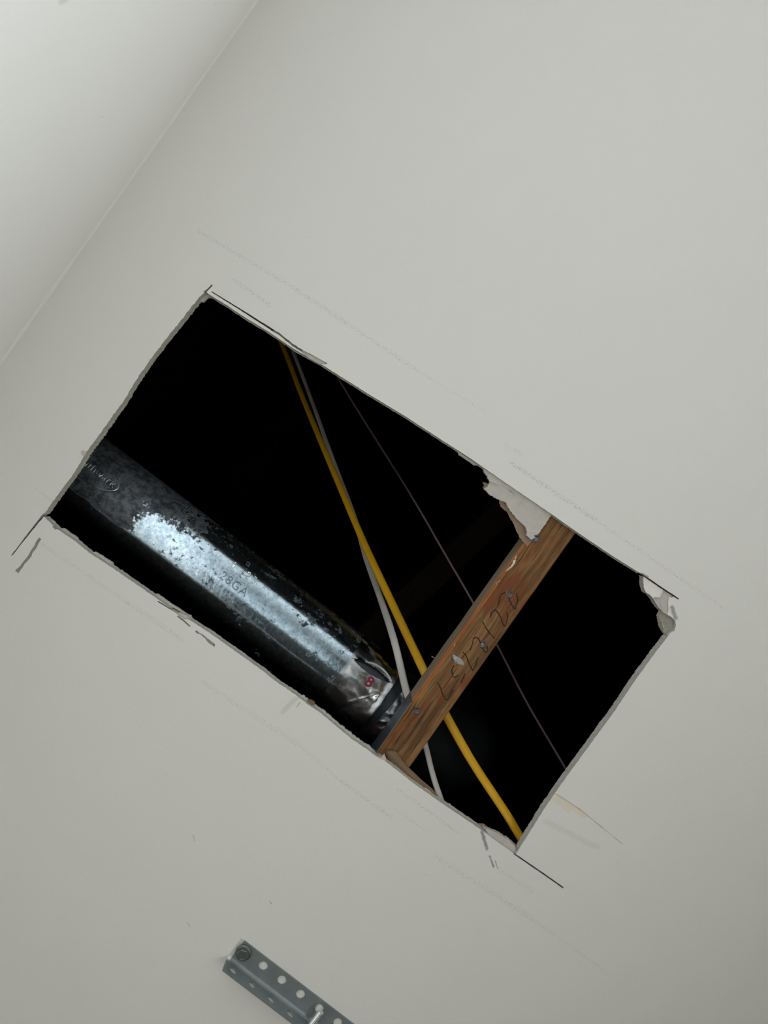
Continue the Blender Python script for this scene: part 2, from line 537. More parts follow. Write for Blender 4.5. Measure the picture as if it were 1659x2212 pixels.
chunk = slab('gypsum_chunk', [(1045, 1010), (1045, 1016), (1050, 1025), (1058, 1040), (1054, 1050), (1046, 1056), (1060, 1070), (1078, 1079), (1092, 1085), (1103, 1105), (1114, 1117), (1123, 1128), (1134, 1137),
                              (1139, 1148), (1137, 1157), (1149, 1166), (1161, 1156), (1176, 1135), (1194, 1110), (1120, 1058)], .0045, .0112, M_TORN, ceiling, .0010)
chunk['label'] = 'broken gypsum with its face paper torn off'
o = slab('torn_paper', [(1040, 1040), (1046, 1049), (1042, 1053), (1050, 1062), (1062, 1069), (1078, 1079), (1081, 1094), (1096, 1108), (1107, 1126), (1114, 1143), (1123, 1162), (1139, 1181), (1151, 1168), (1165, 1140), (1100, 1060)], .0114, .0118, M_BROWN, ceiling)
o['label'] = 'brown backing paper of the broken board'
o = slab('gypsum_chunk', [(1043, 1788), (1058, 1793), (1074, 1799), (1099, 1814), (1114, 1830), (1116, 1846), (1070, 1815)], .0050, .0110, M_TORN, ceiling, .0006)
o['label'] = 'broken gypsum with its face paper torn off'
o = slab('torn_paper', [(1023, 1777), (1043, 1779), (1064, 1792), (1097, 1810), (1119, 1827), (1117, 1840), (1080, 1825)], .0112, .0116, M_BROWN, ceiling)
o['label'] = 'brown backing paper of the broken board'
slab('gypsum_crumb', [(816, 1634), (824, 1636), (831, 1630), (834, 1640), (832, 1645), (822, 1642)], .0005, .0040, M_TORN, ceiling)
slab('gypsum_crumb', [(664, 1514), (671, 1512), (679, 1517), (680, 1522), (670, 1523)], .0060, .0100, M_FLAP, ceiling)
slab('gypsum_crumb', [(174, 978), (179, 972), (186, 977), (184, 983), (178, 984)], -.0012, .0005, M_TORN, ceiling)
# a few wall-thin cracks in the torn face: thin raised paper lips
for pts in ([(1056, 1037), (1075, 1045), (1090, 1051), (1104, 1059), (1112, 1069)],):
    bm = bmesh.new()
    pr = None
    for i, p in enumerate(resample(pts, 2.0)):
        a = P(p.x, p.y + 1.3 + .4 * nz(i * .7), .0032 - .0010 * math.sin(i * .3))
        b = P(p.x, p.y - .8, .0048)
        cur = (bm.verts.new(a), bm.verts.new(b))
        if pr: bm.faces.new((pr[0], pr[1], cur[1], cur[0]))
        pr = cur
    build('paper_lip', bm, M_TORNW, ceiling)

# the rolled flap of backing paper under the wood
bm = bmesh.new()
prev = None
upper = [(843, 1619), (856, 1623), (868, 1641), (885, 1660), (912, 1686), (935, 1705), (950, 1727)]
lower = [(834, 1634), (843, 1646), (858, 1660), (876, 1676), (905, 1700), (931, 1719), (952, 1735)]
U, L = resample(upper, 4), resample(lower, 4)
n = 40
for i in range(n + 1):
    t = i / n
    u = U[min(len(U) - 1, int(t * (len(U) - 1)))].lerp(U[min(len(U) - 1, int(t * (len(U) - 1)) + 1)], (t * (len(U) - 1)) % 1)
    l = L[min(len(L) - 1, int(t * (len(L) - 1)))].lerp(L[min(len(L) - 1, int(t * (len(L) - 1)) + 1)], (t * (len(L) - 1)) % 1)
    cur = []
    for k in range(9):
        s = k / 8
        q = l.lerp(u, s)
        bulge = math.sin(math.pi * s) * (0.0035 * (1 - t) + .0006)
        if i == 0: q = l.lerp(u, .5) + (q - l.lerp(u, .5)) * .55 + Vector((-3, -2))
        cur.append(bm.verts.new(P(q.x, q.y, .0110 - bulge + (.0004 * nz(t * 20, s * 3)))))
    if prev:
        for k in range(8):
            bm.faces.new((prev[k], prev[k + 1], cur[k + 1], cur[k]))
    prev = cur
o = build('paper_flap', bm, M_FLAP, ceiling, smooth=True)
o['label'] = 'curled brown flap of backing paper'
sm = o.modifiers.new('thick', 'SOLIDIFY'); sm.thickness = 0.0004

# ------------------------------------------------------------------ wooden blocking across the opening
WB, WT = THICK + .0002, THICK + .0382           # underside and top above the ceiling's underside


def wood_material(name, c_lo, c_hi, stain, stain_f):
    t = NT(name)
    wv = t.vmath('ADD', t.vmath('MULTIPLY', t.co, (1, .05, 1)), t.vmath('SCALE', (.006, 0, .006), s=t.noise(9, 2)))
    g = t.noise(210, 5, 0.65, vec=wv)
    g2 = t.noise(560, 3, 0.6, vec=wv)
    col = t.mix(t.ramp(g, .30, .70), c_lo, c_hi)
    col = t.mix(t.ramp(g2, .55, .68, 0, .55), col, tuple(x * .45 for x in c_lo))
    if stain_f:
        st = t.ramp(t.noise(24, 3, .6, stretch=(1.5, .5, 1)), 0.49, .62, 0, stain_f)
        col = t.mix(st, col, stain)
    t.bump(g, .35, .0008)
    return t.base(col, .7, 0, .25)


M_WOOD = wood_material('weathered_wood', (0.095, 0.045, 0.017), (0.29, 0.150, 0.060), (0.17, 0.046, 0.017), .80)
M_WSIDE = wood_material('wood_side', (0.20, 0.148, 0.100), (0.40, 0.305, 0.215), (.2, .1, .05), 0)
M_WEDGE = wood_material('split_edge', (0.25, 0.075, 0.022), (0.42, 0.165, 0.045), (0.3, .1, .03), .3)

blk = empty('wood_blocking', (P(1040, 1330, WB).x, P(1040, 1330, WB).y, CEIL + WB))
tag(blk, 'reddish brown wooden strip across the ceiling opening, with screws and handwritten marks', 'wood')
bm = bmesh.new()
XR = 0.1760
prev = None
N = 120
ya, yb = P(1246, 1152, WB).y - .10, P(883, 1657, WB).y + .09
for i in range(N + 1):
    y = ya + (yb - ya) * i / N
    f = (y - P(1190, 1115, WB).y) / (P(850, 1640, WB).y - P(1190, 1115, WB).y)   # 0 at the upper cut, 1 at the lower
    xl = 0.1374 + .0006 * nz(y * 30, 2)
    c = .0030 + .0016 * nz(y * 55, 3) + .0012 * nz(y * 160, 8)                    # width of the split arris
    c += .0022 * max(0, f - .75) / .25 if f < 1 else .0022
    cz = .0013 + .0010 * nz(y * 70, 6)
    if f < .08: c, cz = .0016, .0012
    o0 = Vector((blk.location.x, blk.location.y, blk.location.z))
    pts = [(xl, y, CEIL + WT), (xl, y, CEIL + WB + cz), (xl + c, y, CEIL + WB + .0002), (xl + c + .0006, y, CEIL + WB), (XR - .0014, y, CEIL + WB), (XR - .0003, y, CEIL + WB + .0006), (XR, y, CEIL + WB + .0022), (XR, y, CEIL + WT)]
    cur = [bm.verts.new(Vector(p) - o0) for p in pts]
    if prev:
        for k in range(len(cur)):
            k2 = (k + 1) % len(cur)
            fc = bm.faces.new((prev[k], prev[k2], cur[k2], cur[k]))
            fc.material_index = {0: 1, 1: 2, 2: 2, 3: 0, 4: 0, 5: 0, 6: 1, 7: 1}[k]
    else:
        bm.faces.new(cur).material_index = 1
    prev = cur
bm.faces.new(prev[::-1]).material_index = 1
build('timber', bm, [M_WOOD, M_WSIDE, M_WEDGE], blk)
OB = Vector(blk.location)


def local(o_loc, p):
    return Vector(p) - o_loc


# handwriting: strokes measured on the wood's underside
M_INK = plain('pencil_mark', (0.022, 0.017, 0.014), 0.8, var=.3)
strokes = [
    [(175, 1800), (210, 1840), (235, 1890), (265, 1990), (310, 2060), (345, 2082), (380, 2010), (440, 1920)],
    [(445, 1530), (410, 1600), (430, 1700), (465, 1725), (520, 1680)], [(620, 1660), (590, 1740), (550, 1810)],
    [(590, 1320), (640, 1370), (680, 1480), (740, 1610), (790, 1540), (830, 1400)],
    [(700, 1290), (740, 1190), (760, 1100), (800, 1080), (845, 1110), (890, 1230), (945, 1330), (985, 1280), (975, 1220)],
    [(900, 830), (950, 920), (1010, 1010), (1100, 1105)],
    [(1025, 760), (1040, 690), (1100, 640), (1150, 690), (1200, 780), (1225, 860), (1250, 910), (1280, 860), (1305, 760), (1290, 680)],
    [(1150, 570), (1180, 440), (1210, 385), (1270, 370)], [(1310, 440), (1370, 570), (1420, 635), (1450, 560), (1465, 470), (1440, 380)]]
for st in strokes:
    pts = resample([(920 + x / 7.373, 1230 + y / 7.373) for x, y in st], 1.2)
    bm = bmesh.new()
    prev = None
    for i, p in enumerate(pts):
        q = (pts[min(i + 1, len(pts) - 1)] - pts[max(i - 1, 0)]).normalized()
        m = Vector((-q.y, q.x)) * (1.15 + .55 * nz(i * .5, st[0][0]) + .45 * RND.uniform(-1, 1)) * 1.05
        z = WB - .00012
        cur = [bm.verts.new(local(OB, P(p.x + m.x * s, p.y + m.y * s, z + h))) for s, h in ((1, 0), (-1, 0), (-1, .0002), (1, .0002))]
        if prev:
            for k in range(4):
                bm.faces.new((prev[k], prev[(k + 1) % 4], cur[(k + 1) % 4], cur[k]))
        else:
            bm.faces.new(cur)
        prev = cur
    bm.faces.new(prev[::-1])
    build('pencil_stroke', bm, M_INK, blk)

# long drying cracks in the underside
M_CRACK = plain('crack_dark', (0.035, 0.018, 0.010), .9, var=.2)
for a, b, w in [((1012, 1402), (985, 1440), 1.5), ((900, 1520), (872, 1560), 1.4), ((906, 1560), (862, 1625), 1.3), ((935, 1512), (905, 1556), 1.0), ((870, 1580), (850, 1612), 1.6),
                ((1140, 1186), (1110, 1228), 1.0), ((1080, 1300), (1050, 1345), .8), ((925, 1570), (880, 1640), 1.2), ((990, 1440), (955, 1492), 1.2)]:
    pts = resample([a, b], 3)
    bm = bmesh.new(); prev = None
    for i, p in enumerate(pts):
        w2 = w * .5 * math.sin(math.pi * (i + .3) / (len(pts) - .4)) + .15
        dx = nz(i * .3, a[0]) * 1.2
        cur = [bm.verts.new(local(OB, P(p.x + dx + s * w2 * .8, p.y + s * w2 * .6, WB - .0001 + h))) for s, h in ((1, 0), (-1, 0), (-1, .0002), (1, .0002))]
        if prev:
            for k in range(4): bm.faces.new((prev[k], prev[(k + 1) % 4], cur[(k + 1) % 4], cur[k]))
        else: bm.faces.new(cur)
        prev = cur
    bm.faces.new(prev[::-1])
    build('wood_crack', bm, M_CRACK, blk)

M_SCREW = plain('dark_screw', (0.10, 0.11, 0.12), .35, metal=.9, spec=.5, var=.3, scale=600)
M_BRIGHT = plain('bright_steel', (0.75, 0.76, 0.77), .22, metal=1.0, var=.1, scale=500)


M_CROSS = plain('cross_steel', (0.30, 0.31, 0.32), .3, metal=1.0, var=.3, scale=700)


def lathe(bm, prof, seg, M=Matrix(), mi=0):
    rings = []
    for r, z in prof:
        if r < 1e-7:
            rings.append([bm.verts.new(M @ Vector((0, 0, z)))])
        else:
            rings.append([bm.verts.new(M @ Vector((r * math.cos(2 * math.pi * i / seg), r * math.sin(2 * math.pi * i / seg), z))) for i in range(seg)])
    for a, b in zip(rings[:-1], rings[1:]):
        for i in range(seg):
            j = (i + 1) % seg
            if len(a) == 1 and len(b) == 1: continue
            if len(a) == 1: f = bm.faces.new((a[0], b[j], b[i]))
            elif len(b) == 1: f = bm.faces.new((a[i], a[j], b[0]))
            else: f = bm.faces.new((a[i], a[j], b[j], b[i]))
            f.material_index = mi


def screw(px, py, proud, rot, tilt=0.0):
    z = WB - proud
    o = empty('screw', local(OB, P(px, py, z)))
    o.parent = blk
    o.rotation_euler = (tilt, tilt * .6, rot)
    bm = bmesh.new()
    R = .0039
    lathe(bm, [(0, .0010), (.0012, .0009), (.0022, .0004), (.0030, .00005), (R * .93, -.0001), (R, .0004), (R * .98, .0010), (.0024, .0028), (.0017, .0045), (.0017, .012), (0, .013)], 24)
    build('screw_head', bm, M_SCREW, o, smooth=True)
    bm = bmesh.new()
    for k in range(2):
        M = Matrix.Rotation(k * math.pi / 2, 4, 'Z')
        vs = box(bm, -.0018, .0018, -.00034, .00034, -.00005, .0010)
        for v in vs: v.co = M @ v.co
    build('cross_slot', bm, M_CROSS, o)
    return o


screw(1158.5, 1163.5, .0085, .3, .25)
screw(1100, 1283.5, .0004, .7, .1)
screw(1041.5, 1391.5, .0006, 1.0, .2)
screw(983, 1420.5, .0003, .2, -.1)
screw(899.5, 1535.5, .0006, .35, 0)
# filler smeared round one screw and splinters of the arris
bm = bmesh.new()
for px, py, r in ((993, 1429, .0036), (986, 1425, .0036), (998, 1433, .0022), (980, 1417, .0020)):
    M = Matrix.Translation(local(OB, P(px, py, WB)))
    lathe(bm, [(0, -.0007), (r * .5, -.0006), (r * .8, -.0003), (r, .0003)], 14, M)
for v in bm.verts: v.co += Vector((nz(v.co.x * 900, v.co.y * 900), nz(v.co.y * 900, 4), .5 * nz(v.co.x * 800, 9))) * .0006
o = build('filler_smear', bm, plain('filler', (.33, .34, .35), .6, var=.3, scale=500, bump=.4), blk, smooth=True)
M_SPL = plain('splinter', (.80, .76, .70), .5, var=.25, scale=500)
spl = [((1116, 1203), (1107, 1224), 6.0), ((1112, 1214), (1102, 1229), 4.2), ((1107, 1221), (1092, 1235), 3.2), ((1117, 1198), (1112, 1210), 2.6), ((1084, 1252), (1074, 1259), 1.6),
       ((1071, 1256), (1075, 1266), 1.0), ((931, 1417), (940, 1422), 1.2), ((985, 1386), (980, 1398), 1.2)]
for a, b, w in spl:
    bm = bmesh.new()
    A, B_ = Vector(a), Vector(b)
    m = Vector((-(B_ - A).y, (B_ - A).x)).normalized() * w * .5
    prev = None
    for i in range(7):
        t = i / 6
        p = A.lerp(B_, t) + m * .5 * nz(t * 5, a[0])
        ww = m * (math.sin(math.pi * min(.97, max(.06, t))) ** .7)
        zz = WB + .002 - .0020 * math.sin(t * 2.6)
        cur = [bm.verts.new(local(OB, P(p.x + ww.x * s, p.y + ww.y * s, zz + h))) for s, h in ((1, 0), (0, -.0008), (-1, .0003), (0, .0006))]
        if prev:
            for k in range(4): bm.faces.new((prev[k], prev[(k + 1) % 4], cur[(k + 1) % 4], cur[k]))
        else: bm.faces.new(cur)
        prev = cur
    bm.faces.new(prev[::-1])
    build('splinter', bm, M_SPL, blk)

# galvanised plate on the wood's side
t = NT('plate_steel')
br = t.noise(300, 4, .6, stretch=(1, .12, .6))
M_PLATE = t.base(t.mix(br, (.050, .060, .068), (.13, .15, .165)), .42, .55, .4)
bm = bmesh.new()
prev = None
for i in range(13):
    f = i / 12
    tp, bt = Vector((886, 1496)).lerp(Vector((800, 1612)), f), Vector((888.5, 1518)).lerp(Vector((815.5, 1629)), f)
    a, b = P(tp.x, tp.y, .0480), P(bt.x, bt.y, .0040)
    a.x = min(a.x, .1362); b.x = .1363 + .0004 * f
    cur = [bm.verts.new(local(OB, q)) for q in (a, b, b + Vector((.0011, 0, .0002)), a + Vector((.0011, 0, 0)))]
    if prev:
        for k in range(4): bm.faces.new((prev[k], prev[(k + 1) % 4], cur[(k + 1) % 4], cur[k]))
    else: bm.faces.new(cur)
    prev = cur
bm.faces.new(prev[::-1])
o = build('steel_plate', bm, M_PLATE, blk)
o['label'] = 'grey steel plate on the side of the strip'

# ------------------------------------------------------------------ the duct
DR = .0508
DZ = .108
A0 = P(168, 1020, DZ)
A1 = P(168 + .794 * 700, 1020 + .608 * 700, DZ)
ex = (A1 - A0).normalized()
RZ = math.atan2(ex.y, ex.x)
duct = empty('metal_duct', A0, RZ)
tag(duct, 'round galvanized metal duct with foil tape, running above the ceiling opening', 'duct')
MD = Matrix.Translation(A0) @ Matrix.Rotation(RZ, 4, 'Z')
MDI = MD.inverted()
CAMP = Vector((0, 0, CEIL - CAM_D))


def on_duct(px, py, r=DR):
    """Where the camera ray of a pixel meets the duct: (distance along the axis, angle from its underside)."""
    o = MDI @ CAMP
    d = (MDI @ P(px, py, 0)) - o
    a = d.y ** 2 + d.z ** 2
    b = 2 * (o.y * d.y + o.z * d.z)
    c = o.y ** 2 + o.z ** 2 - r * r
    disc = max(0.0, b * b - 4 * a * c)
    k = (-b - math.sqrt(disc)) / (2 * a)
    p = o + d * k
    return p.x, math.atan2(-p.y, -p.z)


def D(s, a, r):
    return Vector((s, -r * math.sin(a), -r * math.cos(a)))


t = NT('galvanized')
sx, sy, sz = t.sep()
xm = lambda px, py: on_duct(px, py)[0]
# zinc spangle and dull oxide; the oxide covers the duct's end above the wall and thins out along it
sp = t.n('ShaderNodeTexVoronoi'); sp.inputs['Scale'].default_value = 210; t.t.links.new(t.co, sp.inputs['Vector'])
spn = t.noise(420, 3, .6)
blot = t.noise(42, 5, .68)
blot2 = t.noise(150, 4, .7)
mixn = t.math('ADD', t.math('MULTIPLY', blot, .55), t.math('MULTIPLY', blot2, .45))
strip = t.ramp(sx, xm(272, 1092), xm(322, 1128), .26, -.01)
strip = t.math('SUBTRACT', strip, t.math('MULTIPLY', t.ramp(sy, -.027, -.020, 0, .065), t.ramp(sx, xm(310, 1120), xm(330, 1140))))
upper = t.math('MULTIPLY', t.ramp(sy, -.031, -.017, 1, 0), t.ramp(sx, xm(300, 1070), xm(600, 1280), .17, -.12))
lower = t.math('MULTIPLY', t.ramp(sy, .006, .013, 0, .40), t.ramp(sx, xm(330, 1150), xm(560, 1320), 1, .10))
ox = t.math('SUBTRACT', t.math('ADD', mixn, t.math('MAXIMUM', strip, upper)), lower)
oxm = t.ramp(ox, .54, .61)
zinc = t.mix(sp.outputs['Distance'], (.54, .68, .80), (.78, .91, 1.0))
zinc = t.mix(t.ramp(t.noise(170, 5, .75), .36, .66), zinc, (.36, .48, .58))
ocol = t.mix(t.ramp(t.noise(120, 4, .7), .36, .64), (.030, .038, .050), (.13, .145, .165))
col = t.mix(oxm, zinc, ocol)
pits = t.ramp(t.noise(260, 3, .75), .60, .67)
col = t.mix(t.math('MULTIPLY', pits, .6), col, (.16, .19, .21))
rough = t.math('ADD', t.math('MULTIPLY', oxm, .30), t.math('ADD', t.ramp(sy, -.044, -.036, .20, .09), t.math('MULTIPLY', spn, .12)))
metal = t.math('SUBTRACT', 1.0, t.math('MULTIPLY', oxm, .55))
t.bump(t.math('ADD', t.math('MULTIPLY', spn, .6), t.math('MULTIPLY', sp.outputs['Distance'], .6)), .14, .0005)
M_DUCT = t.base(col, rough, metal, .4)
t = NT('duct_dark')
M_ELBOW2 = plain('elbow_shaded', (.007, .008, .010), .7, metal=.2, spec=.1, var=.3)  # near-black colour stands in for the unlit attic the elbow reflects
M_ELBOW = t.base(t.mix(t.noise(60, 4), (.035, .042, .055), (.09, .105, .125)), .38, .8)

S_J = on_duct(727, 1462)[0]            # left edge of the tape
S_T = on_duct(815, 1530)[0]            # its right edge


def tube(bm, s0, s1, r, ns, seg=112, rfun=None):
    prev = None
    for i in range(ns + 1):
        s = s0 + (s1 - s0) * i / ns
        cur = [bm.verts.new(D(s, 2 * math.pi * k / seg, (rfun(s, 2 * math.pi * k / seg) if rfun else r))) for k in range(seg)]
        if prev:
            for k in range(seg):
                bm.faces.new((prev[k], prev[(k + 1) % seg], cur[(k + 1) % seg], cur[k]))
        prev = cur
    return prev


bm = bmesh.new()
dent = lambda s, a: DR + .00025 * nz(s * 14, a * 1.3) + .00012 * nz(s * 40, a * 3)
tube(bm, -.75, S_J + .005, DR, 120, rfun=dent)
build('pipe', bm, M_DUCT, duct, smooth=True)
# second length and the elbow that turns up behind the wood
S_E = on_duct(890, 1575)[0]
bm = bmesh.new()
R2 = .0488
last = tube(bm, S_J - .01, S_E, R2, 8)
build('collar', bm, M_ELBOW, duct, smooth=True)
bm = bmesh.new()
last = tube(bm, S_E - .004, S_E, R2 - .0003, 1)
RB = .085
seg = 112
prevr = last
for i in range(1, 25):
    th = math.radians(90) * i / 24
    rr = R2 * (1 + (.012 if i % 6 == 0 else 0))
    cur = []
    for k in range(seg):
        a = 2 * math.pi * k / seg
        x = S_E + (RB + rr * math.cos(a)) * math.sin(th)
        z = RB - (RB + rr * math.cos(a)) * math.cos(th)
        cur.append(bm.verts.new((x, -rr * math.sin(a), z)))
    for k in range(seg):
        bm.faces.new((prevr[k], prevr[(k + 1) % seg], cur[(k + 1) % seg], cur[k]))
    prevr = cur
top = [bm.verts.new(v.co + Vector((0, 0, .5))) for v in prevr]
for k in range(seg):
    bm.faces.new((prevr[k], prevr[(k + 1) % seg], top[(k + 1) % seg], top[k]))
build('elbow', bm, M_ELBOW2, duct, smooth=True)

t = NT('foil')
cr = t.noise(85, 4, .6)
M_FOIL = t.base(t.mix(cr, (.36, .37, .39), (.60, .61, .63)), t.ramp(t.noise(50, 3), .3, .7, .16, .30), 1.0)
t.bump(t.math('ADD', t.noise(40, 3, .5), t.math('MULTIPLY', t.noise(150, 2), .15)), .12, .003)


def tape(name, s0, s1, r, skew=0.0, wr=.0006, lift=None, seed=0.0, cut=None, mat=None):
    bm = bmesh.new()
    ns, seg = 80, 420
    prev = None
    for i in range(ns + 1):
        u = i / ns
        cur = []
        for k in range(seg):
            a = -math.pi + 2 * math.pi * k / seg
            s = s0 + (s1 - s0) * u + skew * math.sin(a) + .0008 * nz(a * 4, seed + u * .5)
            h = wr * (1.0 - abs(nz(s * 70 + seed, a * 5)) * 2.2) * min(1, u * 8) * min(1, (1 - u) * 8)
            h += wr * .8 * nz(s * 160, a * 11, seed) * min(1, u * 8) * min(1, (1 - u) * 8)
            rr = r + .0006 + max(-.0004, h) + (lift(u, a) if lift else 0)
            cur.append(bm.verts.new(D(s, a, rr)))
        if prev:
            for k in range(seg):
                if cut and cut(u - .5 / ns, -math.pi + 2 * math.pi * (k + .5) / seg): continue
                bm.faces.new((prev[k], prev[(k + 1) % seg], cur[(k + 1) % seg], cur[k]))
        prev = cur
    return build(name, bm, mat or M_FOIL, duct, smooth=True)


t = NT('foil_dull')
M_FOIL2 = t.base(t.mix(t.noise(85, 4), (.24, .25, .27), (.42, .43, .45)), .28, 1.0)


def sstep(x):
    x = max(0.0, min(1.0, x))
    return x * x * (3 - 2 * x)


def lift1(u, a):
    d = math.degrees(a)
    rim = .0016 * sstep((d + 30) / 30) * (1 - sstep((d - 70) / 30)) * sstep((u - .86) / .14)
    crease = .0005 * math.exp(-((u - .62 - .012 * d) / .05) ** 2) * sstep((d + 30) / 10) * (1 - sstep((d - 16) / 10))
    puff = .0014 * sstep((d - 6) / 12) * (1 - sstep((d - 34) / 10)) * sstep(u / .3) * sstep((1 - u) / .3)
    return rim + crease + puff


def peel(u, a):
    """The lens-shaped tear where the tape has come away."""
    if not .04 < u < .93: return False
    return abs(math.degrees(a) - (35.5 + 5 * u)) < 6.2 * math.sin(math.pi * (u - .04) / .89) ** .8


o = tape('foil_tape', S_J, S_T, DR, 0.0, .00022, lift1, 3.0, peel)
# the lip of the tear stands off the duct and catches the light from below
bm = bmesh.new()
prev = None
for i in range(41):
    f = i / 40
    u = .30 + .72 * f
    s_ = S_J + (S_T - S_J) * u
    a_ = math.radians(35.5 + 5 * u + 6.2 * max(0, math.sin(math.pi * min(1, max(0, (u - .04) / .89)))) ** .8 + .5)
    w_ = .0004 + .0042 * math.sin(math.pi * f) ** .7
    p0 = D(s_, a_, DR + .0009)
    tl = math.radians(14 - 20 * f)
    dr = Vector((.35 * (f - .3), -math.cos(tl), math.sin(tl)))
    cur = [bm.verts.new(p0 + dr * (w_ * q) - Vector((0, 0, .0007 * math.sin(math.pi * q)))) for q in (0, .33, .66, 1)]
    if prev:
        for k in range(3): bm.faces.new((prev[k], prev[k + 1], cur[k + 1], cur[k]))
    prev = cur
lip = build('peeling_lip', bm, M_FOIL, duct, smooth=True)
o['label'] = 'shiny foil tape round the duct joint, one edge peeling off'
S_2 = on_duct(838, 1530)[0]
o = tape('foil_tape', S_2, S_2 + .035, R2, .005, .0007, None, 11.0, mat=M_FOIL2)
o['label'] = 'crumpled foil tape beside the wooden strip'

# stamped lettering; lit and shaded look of one metal put into separate colours
M_STAMP = NT('stamped_zinc_lit')
M_STAMP = M_STAMP.base((.88, .93, .96), .12, 1.0)
M_STAMP3 = NT('stamped_zinc_shaded').base((.26, .32, .36), .25, 1.0)
M_STAMP2 = NT('stamped_dull').base((.62, .68, .73), .30, 1.0)


def wrap_text(name, txt, s, a, size, mat, r, depth=.00035, bevel=.00025, off=0.0, space=1.0, parent=None):
    cu = bpy.data.curves.new('lettering_curve', 'FONT')
    cu.body = txt
    cu.size = size
    cu.align_x = 'CENTER'
    cu.align_y = 'CENTER'
    cu.extrude = depth
    cu.bevel_depth = bevel
    cu.bevel_resolution = 1
    cu.offset = off
    cu.space_character = space
    cu.resolution_u = 4
    tmp = bpy.data.objects.new('lettering_curve', cu)
    COL.objects.link(tmp)
    dg = bpy.context.evaluated_depsgraph_get()
    me = bpy.data.meshes.new_from_object(tmp.evaluated_get(dg))
    bpy.data.objects.remove(tmp)
    me.name = name
    bm = bmesh.new()
    bm.from_mesh(me)
    bmesh.ops.subdivide_edges(bm, edges=[e for e in bm.edges if e.calc_length() > size * .25], cuts=2)
    for v in bm.verts:
        x, y, z = v.co
        v.co = D(s + x, a + y / r, r + z)
    bm.to_mesh(me)
    bm.free()
    me.materials.clear()
    me.materials.append(mat)
    return link(name, me, parent or duct)


s, a = on_duct(526, 1236)
wrap_text('stamped_lettering', '4-120', s, a, .0138, M_STAMP, DR, .0007, .0004, off=-.00045, space=1.12)
s, a = on_duct(505, 1262)
wrap_text('stamped_lettering', '28GA', s, a, .0138, M_STAMP3, DR, .0007, .0004, off=-.00045, space=1.15)
s9, a9 = on_duct(192, 1008)
wrap_text('stamped_lettering', 'Southwark', s9 + .0072, a9 + .02, .0132, M_STAMP2, DR, .0008, .0004, off=-.00055, space=1.0)
bm = bmesh.new()                         # oval stamped round the name
ring = []
for i in range(72):
    t0 = 2 * math.pi * i / 72
    s_, a_ = s9 + .0400 * math.cos(t0), a9 + .0150 * math.sin(t0) / DR
    ring.append([bm.verts.new(D(s_ + dx * math.cos(t0), a_ + dx * math.sin(t0) / DR, DR + h)) for dx, h in ((-.0007, -.0001), (-.0002, .0006), (.0002, .0006), (.0007, -.0001))])
for i in range(72):
    for k in range(3):
        bm.faces.new((ring[i][k], ring[i][k + 1], ring[(i + 1) % 72][k + 1], ring[(i + 1) % 72][k]))
build('stamped_oval', bm, M_STAMP2, duct, smooth=True)
M_RED = plain('red_print', (.20, .008, .03), .4, spec=.4, var=.1)
s, a = on_duct(797, 1474)
wrap_text('red_print', '8', s, a, .0170, M_RED, DR + .0025, .0003, .00005, off=.0004)
s, a = on_duct(812, 1570)
bm = bmesh.new()
for (pa, pb) in (((812, 1563), (824, 1578)),):
    sa, aa = on_duct(*pa); sb, ab = on_duct(*pb)
    vs = [bm.verts.new(D(*q)) for q in ((sa - .0008, aa, DR + .0014), (sa + .0008, aa, DR + .0014), (sb + .0008, ab, DR + .0014), (sb - .0008, ab, DR + .0014))]
    bm.faces.new(vs)
    vs2 = [bm.verts.new((v.co.x, v.co.y * .985, v.co.z * .985)) for v in vs]
    bm.faces.new(vs2[::-1])
    for k in range(4): bm.faces.new((vs[k], vs[(k + 1) % 4], vs2[(k + 1) % 4], vs2[k]))
build('red_stripe', bm, M_RED, duct)


# ------------------------------------------------------------------ cables
def cable(name, pts, wd, th, mat, label, cat, nseg=110):
    """pts: (px, py, height above the ceiling, twist in degrees); an oval sheath swept along them."""
    ctr = [P(p[0], p[1], p[2]) for p in pts]
    tw = [math.radians(p[3]) for p in pts]
    n = len(ctr)

    def cr(i, t, arr):
        p0, p1, p2, p3 = arr[max(i - 1, 0)], arr[i], arr[min(i + 1, n - 1)], arr[min(i + 2, n - 1)]
        return .5 * ((2 * p1) + (p2 - p0) * t + (2 * p0 - 5 * p1 + 4 * p2 - p3) * t * t + (3 * p1 - p0 - 3 * p2 + p3) * t ** 3)
    path, ang = [], []
    for k in range(nseg + 1):
        f = k / nseg * (n - 1)
        i = min(int(f), n - 2)
        path.append(cr(i, f - i, ctr))
        ang.append(tw[i] + (tw[i + 1] - tw[i]) * (f - i))
    o0 = path[-1].copy()
    bm = bmesh.new()
    prev = None
    for k, p in enumerate(path):
        tg = (path[min(k + 1, nseg)] - path[max(k - 1, 0)]).normalized()
        sd = tg.cross(Vector((0, 0, 1))).normalized()
        up = sd.cross(tg)
        cur = []
        for j in range(14):
            b = 2 * math.pi * j / 14
            q = Vector((math.cos(b) * wd / 2, math.sin(b) * th / 2))
            c, s_ = math.cos(ang[k]), math.sin(ang[k])
            q = Vector((q.x * c - q.y * s_, q.x * s_ + q.y * c))
            cur.append(bm.verts.new(p + sd * q.x + up * q.y - o0))
        if prev:
            for j in range(14): bm.faces.new((prev[j], prev[(j + 1) % 14], cur[(j + 1) % 14], cur[j]))
        else: bm.faces.new(cur)
        prev = cur
    bm.faces.new(prev[::-1])
    o = build(name, bm, mat, smooth=True)
    o.location = o0
    return tag(o, label, cat)


